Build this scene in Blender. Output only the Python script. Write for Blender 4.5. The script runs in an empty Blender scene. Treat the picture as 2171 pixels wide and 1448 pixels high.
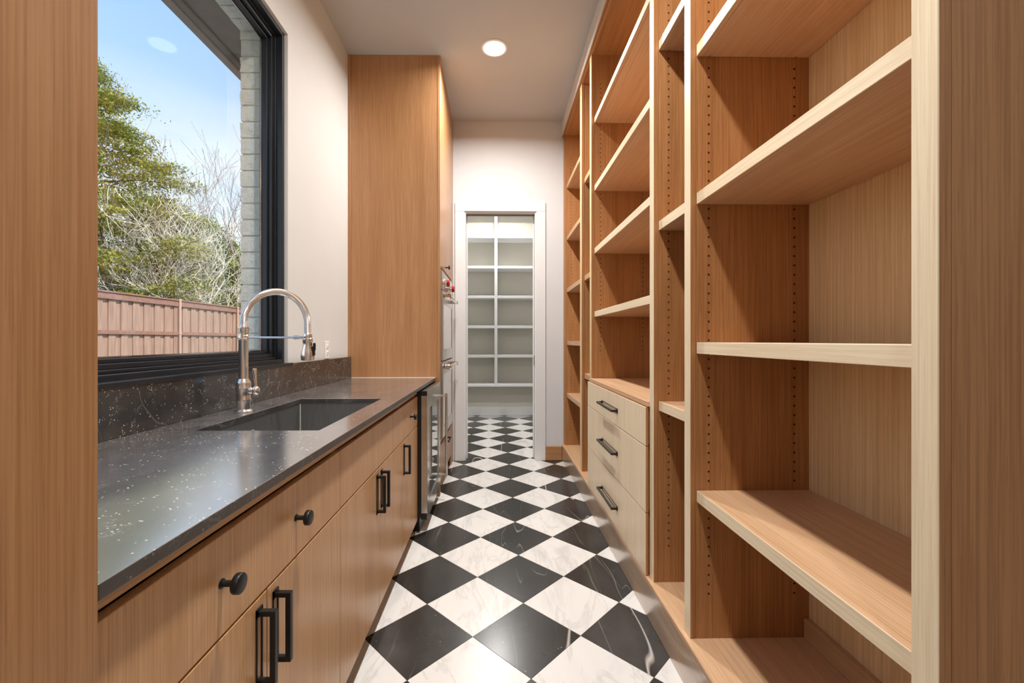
import bpy, math, random
import numpy as np
from mathutils import Vector, Matrix, noise as mnoise

R = math.radians
random.seed(7)
rng = np.random.default_rng(7)
scn = bpy.context.scene
col = scn.collection

# ------------------------------------------------------------------ camera, world, sun, lamps, exposure
CAM_H = 1.182
YAW = 0.0158
F_PX = 909.5
cam_d = bpy.data.cameras.new('camera')
cam_d.sensor_width = 36.0
cam_d.sensor_fit = 'HORIZONTAL'
cam_d.lens = 36.0 * F_PX / 2171.0
cam_d.shift_x = (1085.5 - 1066.8) / 2171.0
cam_d.shift_y = -(724 - 721.4) / 2171.0
cam_d.clip_start = 0.02
cam_d.clip_end = 300
cam = bpy.data.objects.new('camera', cam_d)
cam.location = (0, 0, CAM_H)
cam.rotation_euler = (R(90), 0, -YAW)
col.objects.link(cam)
scn.camera = cam

scn.view_settings.view_transform = 'Standard'
scn.view_settings.look = 'None'
scn.view_settings.gamma = 1.0
scn.view_settings.use_curve_mapping = False
scn.view_settings.exposure = 0.22
scn.cycles.max_bounces = 10
scn.cycles.diffuse_bounces = 6
scn.cycles.glossy_bounces = 5
scn.cycles.transparent_max_bounces = 12
scn.cycles.sample_clamp_indirect = 6.0

LAMP_W = 43.0          # corridor downlights
PANTRY_W = 34.0
SUN_E = 5.0
SKY_E = 1.15

world = bpy.data.worlds.new('world')
scn.world = world
world.use_nodes = True
wn, wl = world.node_tree.nodes, world.node_tree.links
wn.clear()
w_out = wn.new('ShaderNodeOutputWorld')
w_bg = wn.new('ShaderNodeBackground')
w_tc = wn.new('ShaderNodeTexCoord')
w_sep = wn.new('ShaderNodeSeparateXYZ')
w_ramp = wn.new('ShaderNodeValToRGB')
w_ramp.color_ramp.elements[0].position = 0.0
w_ramp.color_ramp.elements[0].color = (0.84, 0.90, 0.98, 1)
w_ramp.color_ramp.elements[1].position = 1.0
w_ramp.color_ramp.elements[1].color = (0.22, 0.42, 0.85, 1)
for p, c in ((0.22, (0.66, 0.80, 0.98, 1)), (0.36, (0.45, 0.66, 0.95, 1)), (0.55, (0.33, 0.56, 0.93, 1))):
    e = w_ramp.color_ramp.elements.new(p)
    e.color = c
w_map = wn.new('ShaderNodeMapping')
w_map.inputs['Scale'].default_value = (1.3, 1.3, 8.0)
w_noise = wn.new('ShaderNodeTexNoise')
w_noise.inputs['Scale'].default_value = 1.6
w_noise.inputs['Detail'].default_value = 6
w_cr = wn.new('ShaderNodeValToRGB')
w_cr.color_ramp.elements[0].position = 0.36
w_cr.color_ramp.elements[1].position = 0.60
w_fade = wn.new('ShaderNodeMapRange')
w_fade.inputs['From Min'].default_value = 0.46
w_fade.inputs['From Max'].default_value = 0.26
w_mul = wn.new('ShaderNodeMath')
w_mul.operation = 'MULTIPLY'
w_mix = wn.new('ShaderNodeMixRGB')
w_mix.inputs['Color2'].default_value = (0.90, 0.93, 0.98, 1)
wl.new(w_tc.outputs['Generated'], w_sep.inputs[0])
wl.new(w_sep.outputs['Z'], w_ramp.inputs['Fac'])
wl.new(w_tc.outputs['Generated'], w_map.inputs['Vector'])
wl.new(w_map.outputs[0], w_noise.inputs['Vector'])
wl.new(w_noise.outputs['Fac'], w_cr.inputs['Fac'])
wl.new(w_sep.outputs['Z'], w_fade.inputs['Value'])
wl.new(w_cr.outputs['Color'], w_mul.inputs[0])
wl.new(w_fade.outputs[0], w_mul.inputs[1])
wl.new(w_mul.outputs[0], w_mix.inputs['Fac'])
wl.new(w_ramp.outputs['Color'], w_mix.inputs['Color1'])
wl.new(w_mix.outputs[0], w_bg.inputs['Color'])
w_bg.inputs['Strength'].default_value = SKY_E
wl.new(w_bg.outputs[0], w_out.inputs[0])

sun_d = bpy.data.lights.new('sun', 'SUN')
sun_d.energy = SUN_E
sun_d.angle = R(1.0)
sun_d.color = (1.0, 0.95, 0.86)
sun = bpy.data.objects.new('sun', sun_d)
sun.rotation_euler = Vector((0.70, -0.45, 0.80)).to_track_quat('Z', 'Y').to_euler()
col.objects.link(sun)

ZC = 3.335                 # ceiling
LAMPS = [(-0.015, 3.16, LAMP_W), (-0.015, 1.02, LAMP_W), (-0.015, -1.1, LAMP_W * 0.35), (0.0, 5.95, PANTRY_W)]  # the one behind the camera is unseen, added as fill light
for i, (x, y, w) in enumerate(LAMPS):
    ld = bpy.data.lights.new('downlight_lamp', 'AREA')
    ld.shape = 'DISK'
    ld.size = 0.13
    ld.energy = w
    ld.spread = R(165)
    ld.color = (1.0, 0.972, 0.938)
    ld.cycles.use_multiple_importance_sampling = False
    lo = bpy.data.objects.new('downlight_lamp', ld)
    lo.location = (x, y, ZC - 0.012)
    col.objects.link(lo)

# ------------------------------------------------------------------ materials
def mat_new(name):
    m = bpy.data.materials.new(name)
    m.use_nodes = True
    nt = m.node_tree
    nt.nodes.clear()
    out = nt.nodes.new('ShaderNodeOutputMaterial')
    b = nt.nodes.new('ShaderNodeBsdfPrincipled')
    nt.links.new(b.outputs[0], out.inputs[0])
    return m, nt, b, out

def coords(nt, scale=(1, 1, 1), rnd=True):
    tc = nt.nodes.new('ShaderNodeTexCoord')
    mp = nt.nodes.new('ShaderNodeMapping')
    if rnd:
        oi = nt.nodes.new('ShaderNodeObjectInfo')
        ml = nt.nodes.new('ShaderNodeVectorMath')
        ml.operation = 'SCALE'
        ml.inputs[0].default_value = (37.0, 53.0, 29.0)
        nt.links.new(oi.outputs['Random'], ml.inputs['Scale'])
        ad = nt.nodes.new('ShaderNodeVectorMath')
        ad.operation = 'ADD'
        nt.links.new(tc.outputs['Object'], ad.inputs[0])
        nt.links.new(ml.outputs[0], ad.inputs[1])
        nt.links.new(ad.outputs[0], mp.inputs['Vector'])
    else:
        nt.links.new(tc.outputs['Object'], mp.inputs['Vector'])
    mp.inputs['Scale'].default_value = scale
    return mp.outputs[0]

def noise(nt, vec, scale, detail=3, rough=0.5, dist=0.0):
    n = nt.nodes.new('ShaderNodeTexNoise')
    n.inputs['Scale'].default_value = scale
    n.inputs['Detail'].default_value = detail
    n.inputs['Roughness'].default_value = rough
    n.inputs['Distortion'].default_value = dist
    nt.links.new(vec, n.inputs['Vector'])
    return n.outputs['Fac']

def ramp(nt, fac, stops):
    r = nt.nodes.new('ShaderNodeValToRGB')
    el = r.color_ramp.elements
    el[0].position, el[0].color = stops[0][0], (*stops[0][1], 1)
    el[1].position, el[1].color = stops[-1][0], (*stops[-1][1], 1)
    for p, c in stops[1:-1]:
        e = el.new(p)
        e.color = (*c, 1)
    nt.links.new(fac, r.inputs['Fac'])
    return r.outputs['Color']

def mixc(nt, fac, a, b, mode='MIX'):
    m = nt.nodes.new('ShaderNodeMixRGB')
    m.blend_type = mode
    for i, v in ((0, fac), (1, a), (2, b)):
        if isinstance(v, (int, float)):
            m.inputs[i].default_value = v
        elif isinstance(v, tuple):
            m.inputs[i].default_value = (*v, 1)
        else:
            nt.links.new(v, m.inputs[i])
    return m.outputs[0]

def bump(nt, b, h, strength, dist=0.001):
    n = nt.nodes.new('ShaderNodeBump')
    n.inputs['Strength'].default_value = strength
    n.inputs['Distance'].default_value = dist
    nt.links.new(h, n.inputs['Height'])
    nt.links.new(n.outputs[0], b.inputs['Normal'])

def plain(name, c, rough=0.5, metal=0.0, spec=0.5, var=0.04, vs=6.0):
    m, nt, b, out = mat_new(name)
    v = coords(nt)
    f = noise(nt, v, vs, 3)
    lo = tuple(x * (1 - var) for x in c)
    hi = tuple(min(1, x * (1 + var)) for x in c)
    nt.links.new(ramp(nt, f, [(0.3, lo), (0.7, hi)]), b.inputs['Base Color'])
    b.inputs['Roughness'].default_value = rough
    b.inputs['Metallic'].default_value = metal
    b.inputs['Specular IOR Level'].default_value = spec
    return m

def wood(name, light, mid, dark, axis='z', rough=0.38, coat=0.0, fine=230.0):
    m, nt, b, out = mat_new(name)
    k = {'x': 0, 'y': 1, 'z': 2}[axis]
    s = [1.0, 1.0, 1.0]; s[k] = 0.05
    v1 = coords(nt, tuple(s))
    s2 = [1.0, 1.0, 1.0]; s2[k] = 0.012
    v2 = coords(nt, tuple(s2))
    broad = noise(nt, v1, 9.0, 3, 0.55, 0.4)
    lines = noise(nt, v2, fine, 2, 0.6)
    s3 = [1.0, 1.0, 1.0]; s3[k] = 0.03
    pores = noise(nt, coords(nt, tuple(s3)), 420.0, 1, 0.5)
    c1 = ramp(nt, broad, [(0.30, mid), (0.5, light), (0.72, mid)])
    fl = ramp(nt, lines, [(0.36, (1, 1, 1)), (0.60, (0, 0, 0))])
    c2 = mixc(nt, fl, c1, dark)
    c2b = mixc(nt, 0.42, c1, c2)
    pr = ramp(nt, pores, [(0.60, (0, 0, 0)), (0.72, (1, 1, 1))])
    pm = mixc(nt, 0.30, (0, 0, 0), pr)
    c3 = mixc(nt, pm, c2b, dark)
    nt.links.new(c3, b.inputs['Base Color'])
    b.inputs['Roughness'].default_value = rough
    b.inputs['Coat Weight'].default_value = coat
    b.inputs['Coat Roughness'].default_value = 0.22
    bump(nt, b, lines, 0.12, 0.0006)
    return m

OAK_L, OAK_M, OAK_D = (0.47, 0.228, 0.088), (0.39, 0.172, 0.058), (0.18, 0.068, 0.020)
M = {}
M['oak_z'] = wood('oak_vertical_grain', OAK_L, OAK_M, OAK_D, 'z')
M['oak_y'] = wood('oak_lengthwise_grain', OAK_L, OAK_M, OAK_D, 'y', 0.36)
M['oak_x'] = wood('oak_cross_grain', OAK_L, OAK_M, OAK_D, 'x')
OAK_LIT = ((0.88, 0.74, 0.53), (0.83, 0.68, 0.46), (0.64, 0.48, 0.29))  # same oak, with the light on window-facing fronts painted into the colour
M['lit_z'] = wood('lit_oak_vertical_grain', *OAK_LIT, 'z', 0.36)
M['lit_y'] = wood('lit_oak_lengthwise_grain', *OAK_LIT, 'y', 0.34)
LIT_STRAW = ((0.84, 0.63, 0.35), (0.75, 0.53, 0.27), (0.50, 0.31, 0.13))  # same oak again, light on back panel and far stiles painted in
M['lit_straw_z'] = wood('lit_straw_oak_vertical_grain', *LIT_STRAW, 'z', 0.40, fine=170.0)
M['lit_straw_y'] = wood('lit_straw_oak_lengthwise_grain', (0.62, 0.40, 0.21), (0.55, 0.33, 0.16), (0.36, 0.19, 0.08), 'y', 0.36)  # duller lit tone of the oak for far nosings and cleats
M['lit_shelf_y'] = wood('lit_shelf_oak_lengthwise_grain', (0.72, 0.47, 0.28), (0.65, 0.40, 0.225), (0.42, 0.23, 0.11), 'y', 0.36)  # same oak, lightened to carry the light on the shelf tops
M['door_z'] = wood('honey_oak_vertical_grain', (0.50, 0.265, 0.120), (0.42, 0.205, 0.085), (0.26, 0.110, 0.038), 'z', 0.34, 0.12)
M['lit_cab_z'] = wood('lit_honey_oak_vertical_grain', (0.68, 0.40, 0.195), (0.60, 0.33, 0.145), (0.38, 0.18, 0.065), 'z', 0.34, 0.12)  # lit copy of the honey oak, stands in for light on the cabinets
M['lit_cab_y'] = wood('lit_honey_oak_lengthwise_grain', (0.60, 0.34, 0.16), (0.52, 0.27, 0.12), (0.30, 0.13, 0.05), 'y', 0.34)
M['door_x'] = wood('honey_oak_cross_grain', (0.50, 0.265, 0.120), (0.42, 0.205, 0.085), (0.26, 0.110, 0.038), 'x', 0.34)
M['door_y'] = wood('honey_oak_lengthwise_grain', (0.50, 0.265, 0.120), (0.42, 0.205, 0.085), (0.26, 0.110, 0.038), 'y', 0.34)
M['plinth'] = wood('plinth_oak_painted_sheen', (0.56, 0.39, 0.25), (0.49, 0.33, 0.20), (0.30, 0.18, 0.10), 'y', 0.20, 1.0)  # base paled to put the floor's reflection into the colour, under a coat
M['plinth'].node_tree.nodes['Principled BSDF'].inputs['Coat IOR'].default_value = 1.9
M['wall'] = plain('warm_white_paint', (0.63, 0.62, 0.60), 0.75, var=0.01)
M['wall_back'] = plain('soft_white_paint', (0.64, 0.65, 0.66), 0.75, var=0.01)
M['ceil'] = plain('ceiling_paint', (0.50, 0.49, 0.475), 0.85, var=0.01)
M['trim'] = plain('white_gloss_trim', (0.74, 0.745, 0.745), 0.32, var=0.01)
M['pantry'] = plain('cream_pantry_paint', (0.62, 0.59, 0.51), 0.6, var=0.015)
M['black'] = plain('black_metal_satin', (0.012, 0.012, 0.012), 0.38, 0.2, var=0.1)
M['frame'] = plain('black_aluminium', (0.022, 0.026, 0.032), 0.30, 0.3, var=0.1)
M['bronze'] = plain('dark_bronze_metal', (0.035, 0.028, 0.022), 0.35, 0.5, var=0.1)
M['nickel'] = plain('polished_nickel', (0.90, 0.875, 0.84), 0.22, 1.0, var=0.03)
M['chrome'] = plain('bright_steel', (0.78, 0.75, 0.70), 0.12, 1.0, var=0.02)
M['weld'] = plain('weld_painted_glint', (0.62, 0.62, 0.60), 0.35, 0.0)  # pale non-metal colour stands in for the bright glint on the seam
M['dark'] = plain('matte_black', (0.01, 0.009, 0.008), 0.8)  # flat black for toe kicks, outlet slots and lettering
M['hole'] = plain('drilled_hole_dark', (0.03, 0.014, 0.006), 0.9)
M['plastic'] = plain('white_plastic', (0.82, 0.80, 0.76), 0.35, var=0.01)
M['red'] = plain('red_knob_enamel', (0.36, 0.012, 0.018), 0.25, var=0.05)
M['grout'] = plain('grey_grout', (0.20, 0.19, 0.18), 0.9, var=0.08, vs=60)
M['soffit'] = plain('taupe_soffit', (0.17, 0.15, 0.125), 0.7, var=0.18, vs=9)
M['fascia'] = plain('brown_grey_fascia', (0.27, 0.22, 0.18), 0.6, var=0.08)
M['mortar'] = plain('pale_mortar', (0.60, 0.62, 0.57), 0.9, var=0.1, vs=30)
M['bounce_slab'] = plain('bounce_concrete', (0.50, 0.49, 0.46), 0.9, var=0.08, vs=3)
M['grass'] = plain('lawn', (0.10, 0.13, 0.04), 0.9, var=0.4, vs=3)

def mk_steel():
    m, nt, b, out = mat_new('brushed_steel')
    v = coords(nt, (1, 0.02, 1))
    f = noise(nt, v, 500, 2)
    nt.links.new(ramp(nt, f, [(0.3, (0.56, 0.53, 0.49)), (0.7, (0.68, 0.65, 0.61))]), b.inputs['Base Color'])
    b.inputs['Metallic'].default_value = 1
    b.inputs['Roughness'].default_value = 0.22
    return m
M['steel'] = mk_steel()

def mk_sink():
    m, nt, b, out = mat_new('sink_gunmetal_steel')
    f = noise(nt, coords(nt, (1, 1, 0.03)), 300, 2)
    nt.links.new(ramp(nt, f, [(0.3, (0.30, 0.305, 0.30)), (0.7, (0.40, 0.405, 0.40))]), b.inputs['Base Color'])
    b.inputs['Metallic'].default_value = 0.85
    b.inputs['Roughness'].default_value = 0.33
    return m
M['sink'] = mk_sink()

def mk_stone(name, rough, coat, lo=(0.014, 0.013, 0.013), hi=(0.045, 0.043, 0.042), fl=1.0):
    m, nt, b, out = mat_new(name)
    v = coords(nt, rnd=False)
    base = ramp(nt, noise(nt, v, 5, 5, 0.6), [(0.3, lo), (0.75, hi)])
    vo = nt.nodes.new('ShaderNodeTexVoronoi')
    vo.inputs['Scale'].default_value = 115
    nt.links.new(v, vo.inputs['Vector'])
    sp = ramp(nt, vo.outputs['Distance'], [(0.13, (1, 1, 1)), (0.27, (0, 0, 0))])
    ms = ramp(nt, noise(nt, v, 34, 3), [(0.52, (0, 0, 0)), (0.60, (1, 1, 1))])
    spk = mixc(nt, 1.0, sp, ms, 'MULTIPLY')
    n2 = noise(nt, v, 70, 3, 0.6, 0.8)
    ridge = ramp(nt, n2, [(0.475, (0, 0, 0)), (0.50, (1, 1, 1)), (0.525, (0, 0, 0))])
    m2 = ramp(nt, noise(nt, v, 18, 3), [(0.58, (0, 0, 0)), (0.66, (1, 1, 1))])
    wig = mixc(nt, 1.0, ridge, m2, 'MULTIPLY')
    c = mixc(nt, spk, base, tuple(min(.95, x * fl) for x in (0.30, 0.29, 0.27)))
    wigs = mixc(nt, 0.45, (0, 0, 0), wig)
    c = mixc(nt, wigs, c, tuple(min(.95, x * fl) for x in (0.36, 0.35, 0.32)))
    big = ramp(nt, noise(nt, v, 1.6, 2, 0.5, 1.5), [(0.497, (0, 0, 0)), (0.50, (1, 1, 1)), (0.503, (0, 0, 0))])
    bigs = mixc(nt, 0.18, (0, 0, 0), big)
    c = mixc(nt, bigs, c, (0.4, 0.4, 0.38))
    nt.links.new(c, b.inputs['Base Color'])
    b.inputs['Roughness'].default_value = rough
    b.inputs['Specular IOR Level'].default_value = 0.9
    if coat > 0:
        cw = mixc(nt, spk, (coat, coat, coat), (0.15, 0.15, 0.15))
        nt.links.new(mixc(nt, wigs, cw, (0.3, 0.3, 0.3)), b.inputs['Coat Weight'])
    else:
        b.inputs['Coat Weight'].default_value = 0
    b.inputs['Coat IOR'].default_value = 7.0
    b.inputs['Coat Roughness'].default_value = rough * 0.8
    return m
M['stone'] = mk_stone('black_fossil_stone_glare', 0.20, 1.0, (0.12, 0.12, 0.123), (0.26, 0.258, 0.262), 3.0)  # top face greyed, window glare put into the base colour
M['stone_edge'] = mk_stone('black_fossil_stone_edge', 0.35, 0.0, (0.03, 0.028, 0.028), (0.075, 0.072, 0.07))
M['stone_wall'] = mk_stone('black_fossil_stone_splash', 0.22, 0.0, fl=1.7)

def mk_black_marble():
    m, nt, b, out = mat_new('black_marble')
    v = coords(nt)
    base = ramp(nt, noise(nt, v, 4, 5, 0.6), [(0.3, (0.018, 0.017, 0.016)), (0.8, (0.050, 0.046, 0.042))])
    def vein(sc, w, dist, st, msc, mth, seed):
        mp = nt.nodes.new('ShaderNodeMapping')
        mp.inputs['Location'].default_value = (seed, seed * 2, 0)
        mp.inputs['Rotation'].default_value = (0, 0, seed)
        mp.inputs['Scale'].default_value = (1.0, 0.16, 1.0)
        nt.links.new(v, mp.inputs['Vector'])
        n = noise(nt, mp.outputs[0], sc, 2, 0.35, dist)
        r = ramp(nt, n, [(0.5 - w, (0, 0, 0)), (0.5, (1, 1, 1)), (0.5 + w, (0, 0, 0))])
        k = ramp(nt, noise(nt, mp.outputs[0], msc, 2), [(mth, (0, 0, 0)), (mth + 0.10, (1, 1, 1))])
        q = mixc(nt, 1.0, r, k, 'MULTIPLY')
        return mixc(nt, st, (0, 0, 0), q)
    c = mixc(nt, vein(2.6, 0.0013, 0.05, 0.85, 3.5, 0.53, 1.3), base, (0.62, 0.58, 0.54))
    c = mixc(nt, vein(4.5, 0.0016, 0.10, 0.45, 5.0, 0.52, 4.1), c, (0.5, 0.47, 0.44))
    c = mixc(nt, vein(7.0, 0.002, 0.1, 0.28, 6.0, 0.50, 2.4), c, (0.5, 0.47, 0.44))
    vo = nt.nodes.new('ShaderNodeTexVoronoi')
    vo.inputs['Scale'].default_value = 22
    nt.links.new(v, vo.inputs['Vector'])
    c = mixc(nt, ramp(nt, vo.outputs['Distance'], [(0.03, (0.8, 0.8, 0.8)), (0.06, (0, 0, 0))]), c, (0.5, 0.48, 0.45))
    nt.links.new(c, b.inputs['Base Color'])
    b.inputs['Roughness'].default_value = 0.23
    return m
M['tile_black'] = mk_black_marble()

def mk_white_marble():
    m, nt, b, out = mat_new('white_marble')
    v = coords(nt)
    mp = nt.nodes.new('ShaderNodeMapping')
    mp.inputs['Rotation'].default_value = (0, 0, 0.9)
    mp.inputs['Scale'].default_value = (1, 0.4, 1)
    nt.links.new(v, mp.inputs['Vector'])
    base = ramp(nt, noise(nt, mp.outputs[0], 6, 6, 0.6, 0.8), [(0.30, (0.60, 0.585, 0.565)), (0.46, (0.74, 0.725, 0.70)), (0.7, (0.78, 0.765, 0.74))])
    n = noise(nt, mp.outputs[0], 4, 5, 0.6, 1.4)
    ve = ramp(nt, n, [(0.47, (0, 0, 0)), (0.5, (0.35, 0.35, 0.35)), (0.53, (0, 0, 0))])
    c = mixc(nt, ve, base, (0.45, 0.43, 0.41))
    nt.links.new(c, b.inputs['Base Color'])
    b.inputs['Roughness'].default_value = 0.26
    return m
M['tile_white'] = mk_white_marble()

def mk_glass(name, tint=(0.99, 0.995, 0.992), ior=1.5):
    m = bpy.data.materials.new(name)
    m.use_nodes = True
    nt = m.node_tree
    nt.nodes.clear()
    out = nt.nodes.new('ShaderNodeOutputMaterial')
    tr = nt.nodes.new('ShaderNodeBsdfTransparent')
    tr.inputs[0].default_value = (*tint, 1)
    gl = nt.nodes.new('ShaderNodeBsdfGlossy')
    gl.inputs['Roughness'].default_value = 0.0
    lw = nt.nodes.new('ShaderNodeLayerWeight')
    pw = nt.nodes.new('ShaderNodeMath'); pw.operation = 'POWER'; pw.inputs[1].default_value = 5.0
    nt.links.new(lw.outputs['Facing'], pw.inputs[0])
    fr = nt.nodes.new('ShaderNodeMath'); fr.operation = 'MULTIPLY_ADD'
    fr.inputs[1].default_value = 0.96; fr.inputs[2].default_value = 0.04
    nt.links.new(pw.outputs[0], fr.inputs[0])
    mx = nt.nodes.new('ShaderNodeMixShader')
    nt.links.new(fr.outputs[0], mx.inputs[0])
    nt.links.new(tr.outputs[0], mx.inputs[1])
    nt.links.new(gl.outputs[0], mx.inputs[2])
    nt.links.new(mx.outputs[0], out.inputs[0])
    return m
M['glass'] = mk_glass('window_glass')

def mk_emit(name, c, s):
    m = bpy.data.materials.new(name)
    m.use_nodes = True
    nt = m.node_tree
    nt.nodes.clear()
    out = nt.nodes.new('ShaderNodeOutputMaterial')
    e = nt.nodes.new('ShaderNodeEmission')
    e.inputs[0].default_value = (*c, 1)
    e.inputs[1].default_value = s
    nt.links.new(e.outputs[0], out.inputs[0])
    return m
M['lamp'] = mk_emit('lamp_lens', (1, 0.95, 0.88), 1.6)

def mk_dark_glass():
    m, nt, b, out = mat_new('appliance_dark_glass')
    f = noise(nt, coords(nt), 3, 2)
    nt.links.new(ramp(nt, f, [(0.3, (0.02, 0.02, 0.02)), (0.7, (0.03, 0.03, 0.028))]), b.inputs['Base Color'])
    b.inputs['Roughness'].default_value = 0.03
    b.inputs['Coat Weight'].default_value = 1.0
    b.inputs['Coat IOR'].default_value = 2.2
    return m
M['dglass'] = mk_dark_glass()

def mk_brick():
    m, nt, b, out = mat_new('painted_white_brick')
    v = coords(nt)
    f = noise(nt, v, 40, 6, 0.7)
    nt.links.new(ramp(nt, f, [(0.30, (0.66, 0.62, 0.50)), (0.45, (0.88, 0.85, 0.73)), (0.7, (0.93, 0.91, 0.80))]), b.inputs['Base Color'])
    b.inputs['Roughness'].default_value = 0.8
    bump(nt, b, noise(nt, v, 70, 6, 0.7), 1.0, 0.010)
    return m
M['brick'] = mk_brick()

def mk_fence():
    m, nt, b, out = mat_new('stained_fence_board')
    v = coords(nt, (1, 1, 0.06))
    f = noise(nt, v, 22, 4, 0.6)
    g = noise(nt, coords(nt), 1.3, 2)
    c = ramp(nt, f, [(0.3, (0.28, 0.165, 0.12)), (0.6, (0.42, 0.265, 0.20)), (0.8, (0.48, 0.315, 0.24))])
    c = mixc(nt, ramp(nt, g, [(0.4, (0, 0, 0)), (0.8, (0.4, 0.4, 0.4))]), c, (0.50, 0.33, 0.25))
    nt.links.new(c, b.inputs['Base Color'])
    b.inputs['Roughness'].default_value = 0.75
    return m
M['fence'] = mk_fence()
M['fence_rail'] = plain('stained_fence_rail', (0.30, 0.155, 0.115), 0.7, var=0.15, vs=12)
M['fence_post'] = plain('painted_steel_post', (0.50, 0.31, 0.235), 0.5, var=0.08)

def mk_leaf(name, a, bcol, ccol):
    m, nt, b, out = mat_new(name)
    v = coords(nt, rnd=False)
    f = noise(nt, v, 0.9, 4, 0.65)
    g = noise(nt, v, 9.0, 2, 0.6)
    c = ramp(nt, f, [(0.36, a), (0.5, bcol), (0.62, ccol)])
    c = mixc(nt, 0.5, c, ramp(nt, g, [(0.35, a), (0.65, ccol)]))
    nt.links.new(c, b.inputs['Base Color'])
    b.inputs['Roughness'].default_value = 0.6
    tl = nt.nodes.new('ShaderNodeBsdfTranslucent')
    nt.links.new(c, tl.inputs[0])
    mx = nt.nodes.new('ShaderNodeMixShader')
    mx.inputs[0].default_value = 0.35
    nt.links.new(b.outputs[0], mx.inputs[1])
    nt.links.new(tl.outputs[0], mx.inputs[2])
    nt.links.new(mx.outputs[0], out.inputs[0])
    return m
M['leaf_gold'] = mk_leaf('golden_cypress_leaf', (0.09, 0.17, 0.035), (0.27, 0.31, 0.06), (0.58, 0.46, 0.07))
M['leaf_green'] = mk_leaf('green_leaf', (0.05, 0.12, 0.03), (0.17, 0.30, 0.06), (0.42, 0.50, 0.12))
M['leaf_pale'] = mk_leaf('pale_green_leaf', (0.16, 0.24, 0.07), (0.34, 0.40, 0.14), (0.50, 0.52, 0.22))
M['bark'] = plain('grey_bark', (0.22, 0.17, 0.13), 0.9, var=0.3, vs=8)
M['twig'] = plain('pale_twig', (0.74, 0.68, 0.58), 0.8, var=0.25, vs=3)
M['twig_grey'] = plain('grey_twig', (0.30, 0.25, 0.23), 0.85, var=0.25, vs=3)
M['cable'] = plain('utility_cable_black', (0.04, 0.05, 0.05), 0.6)

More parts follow.
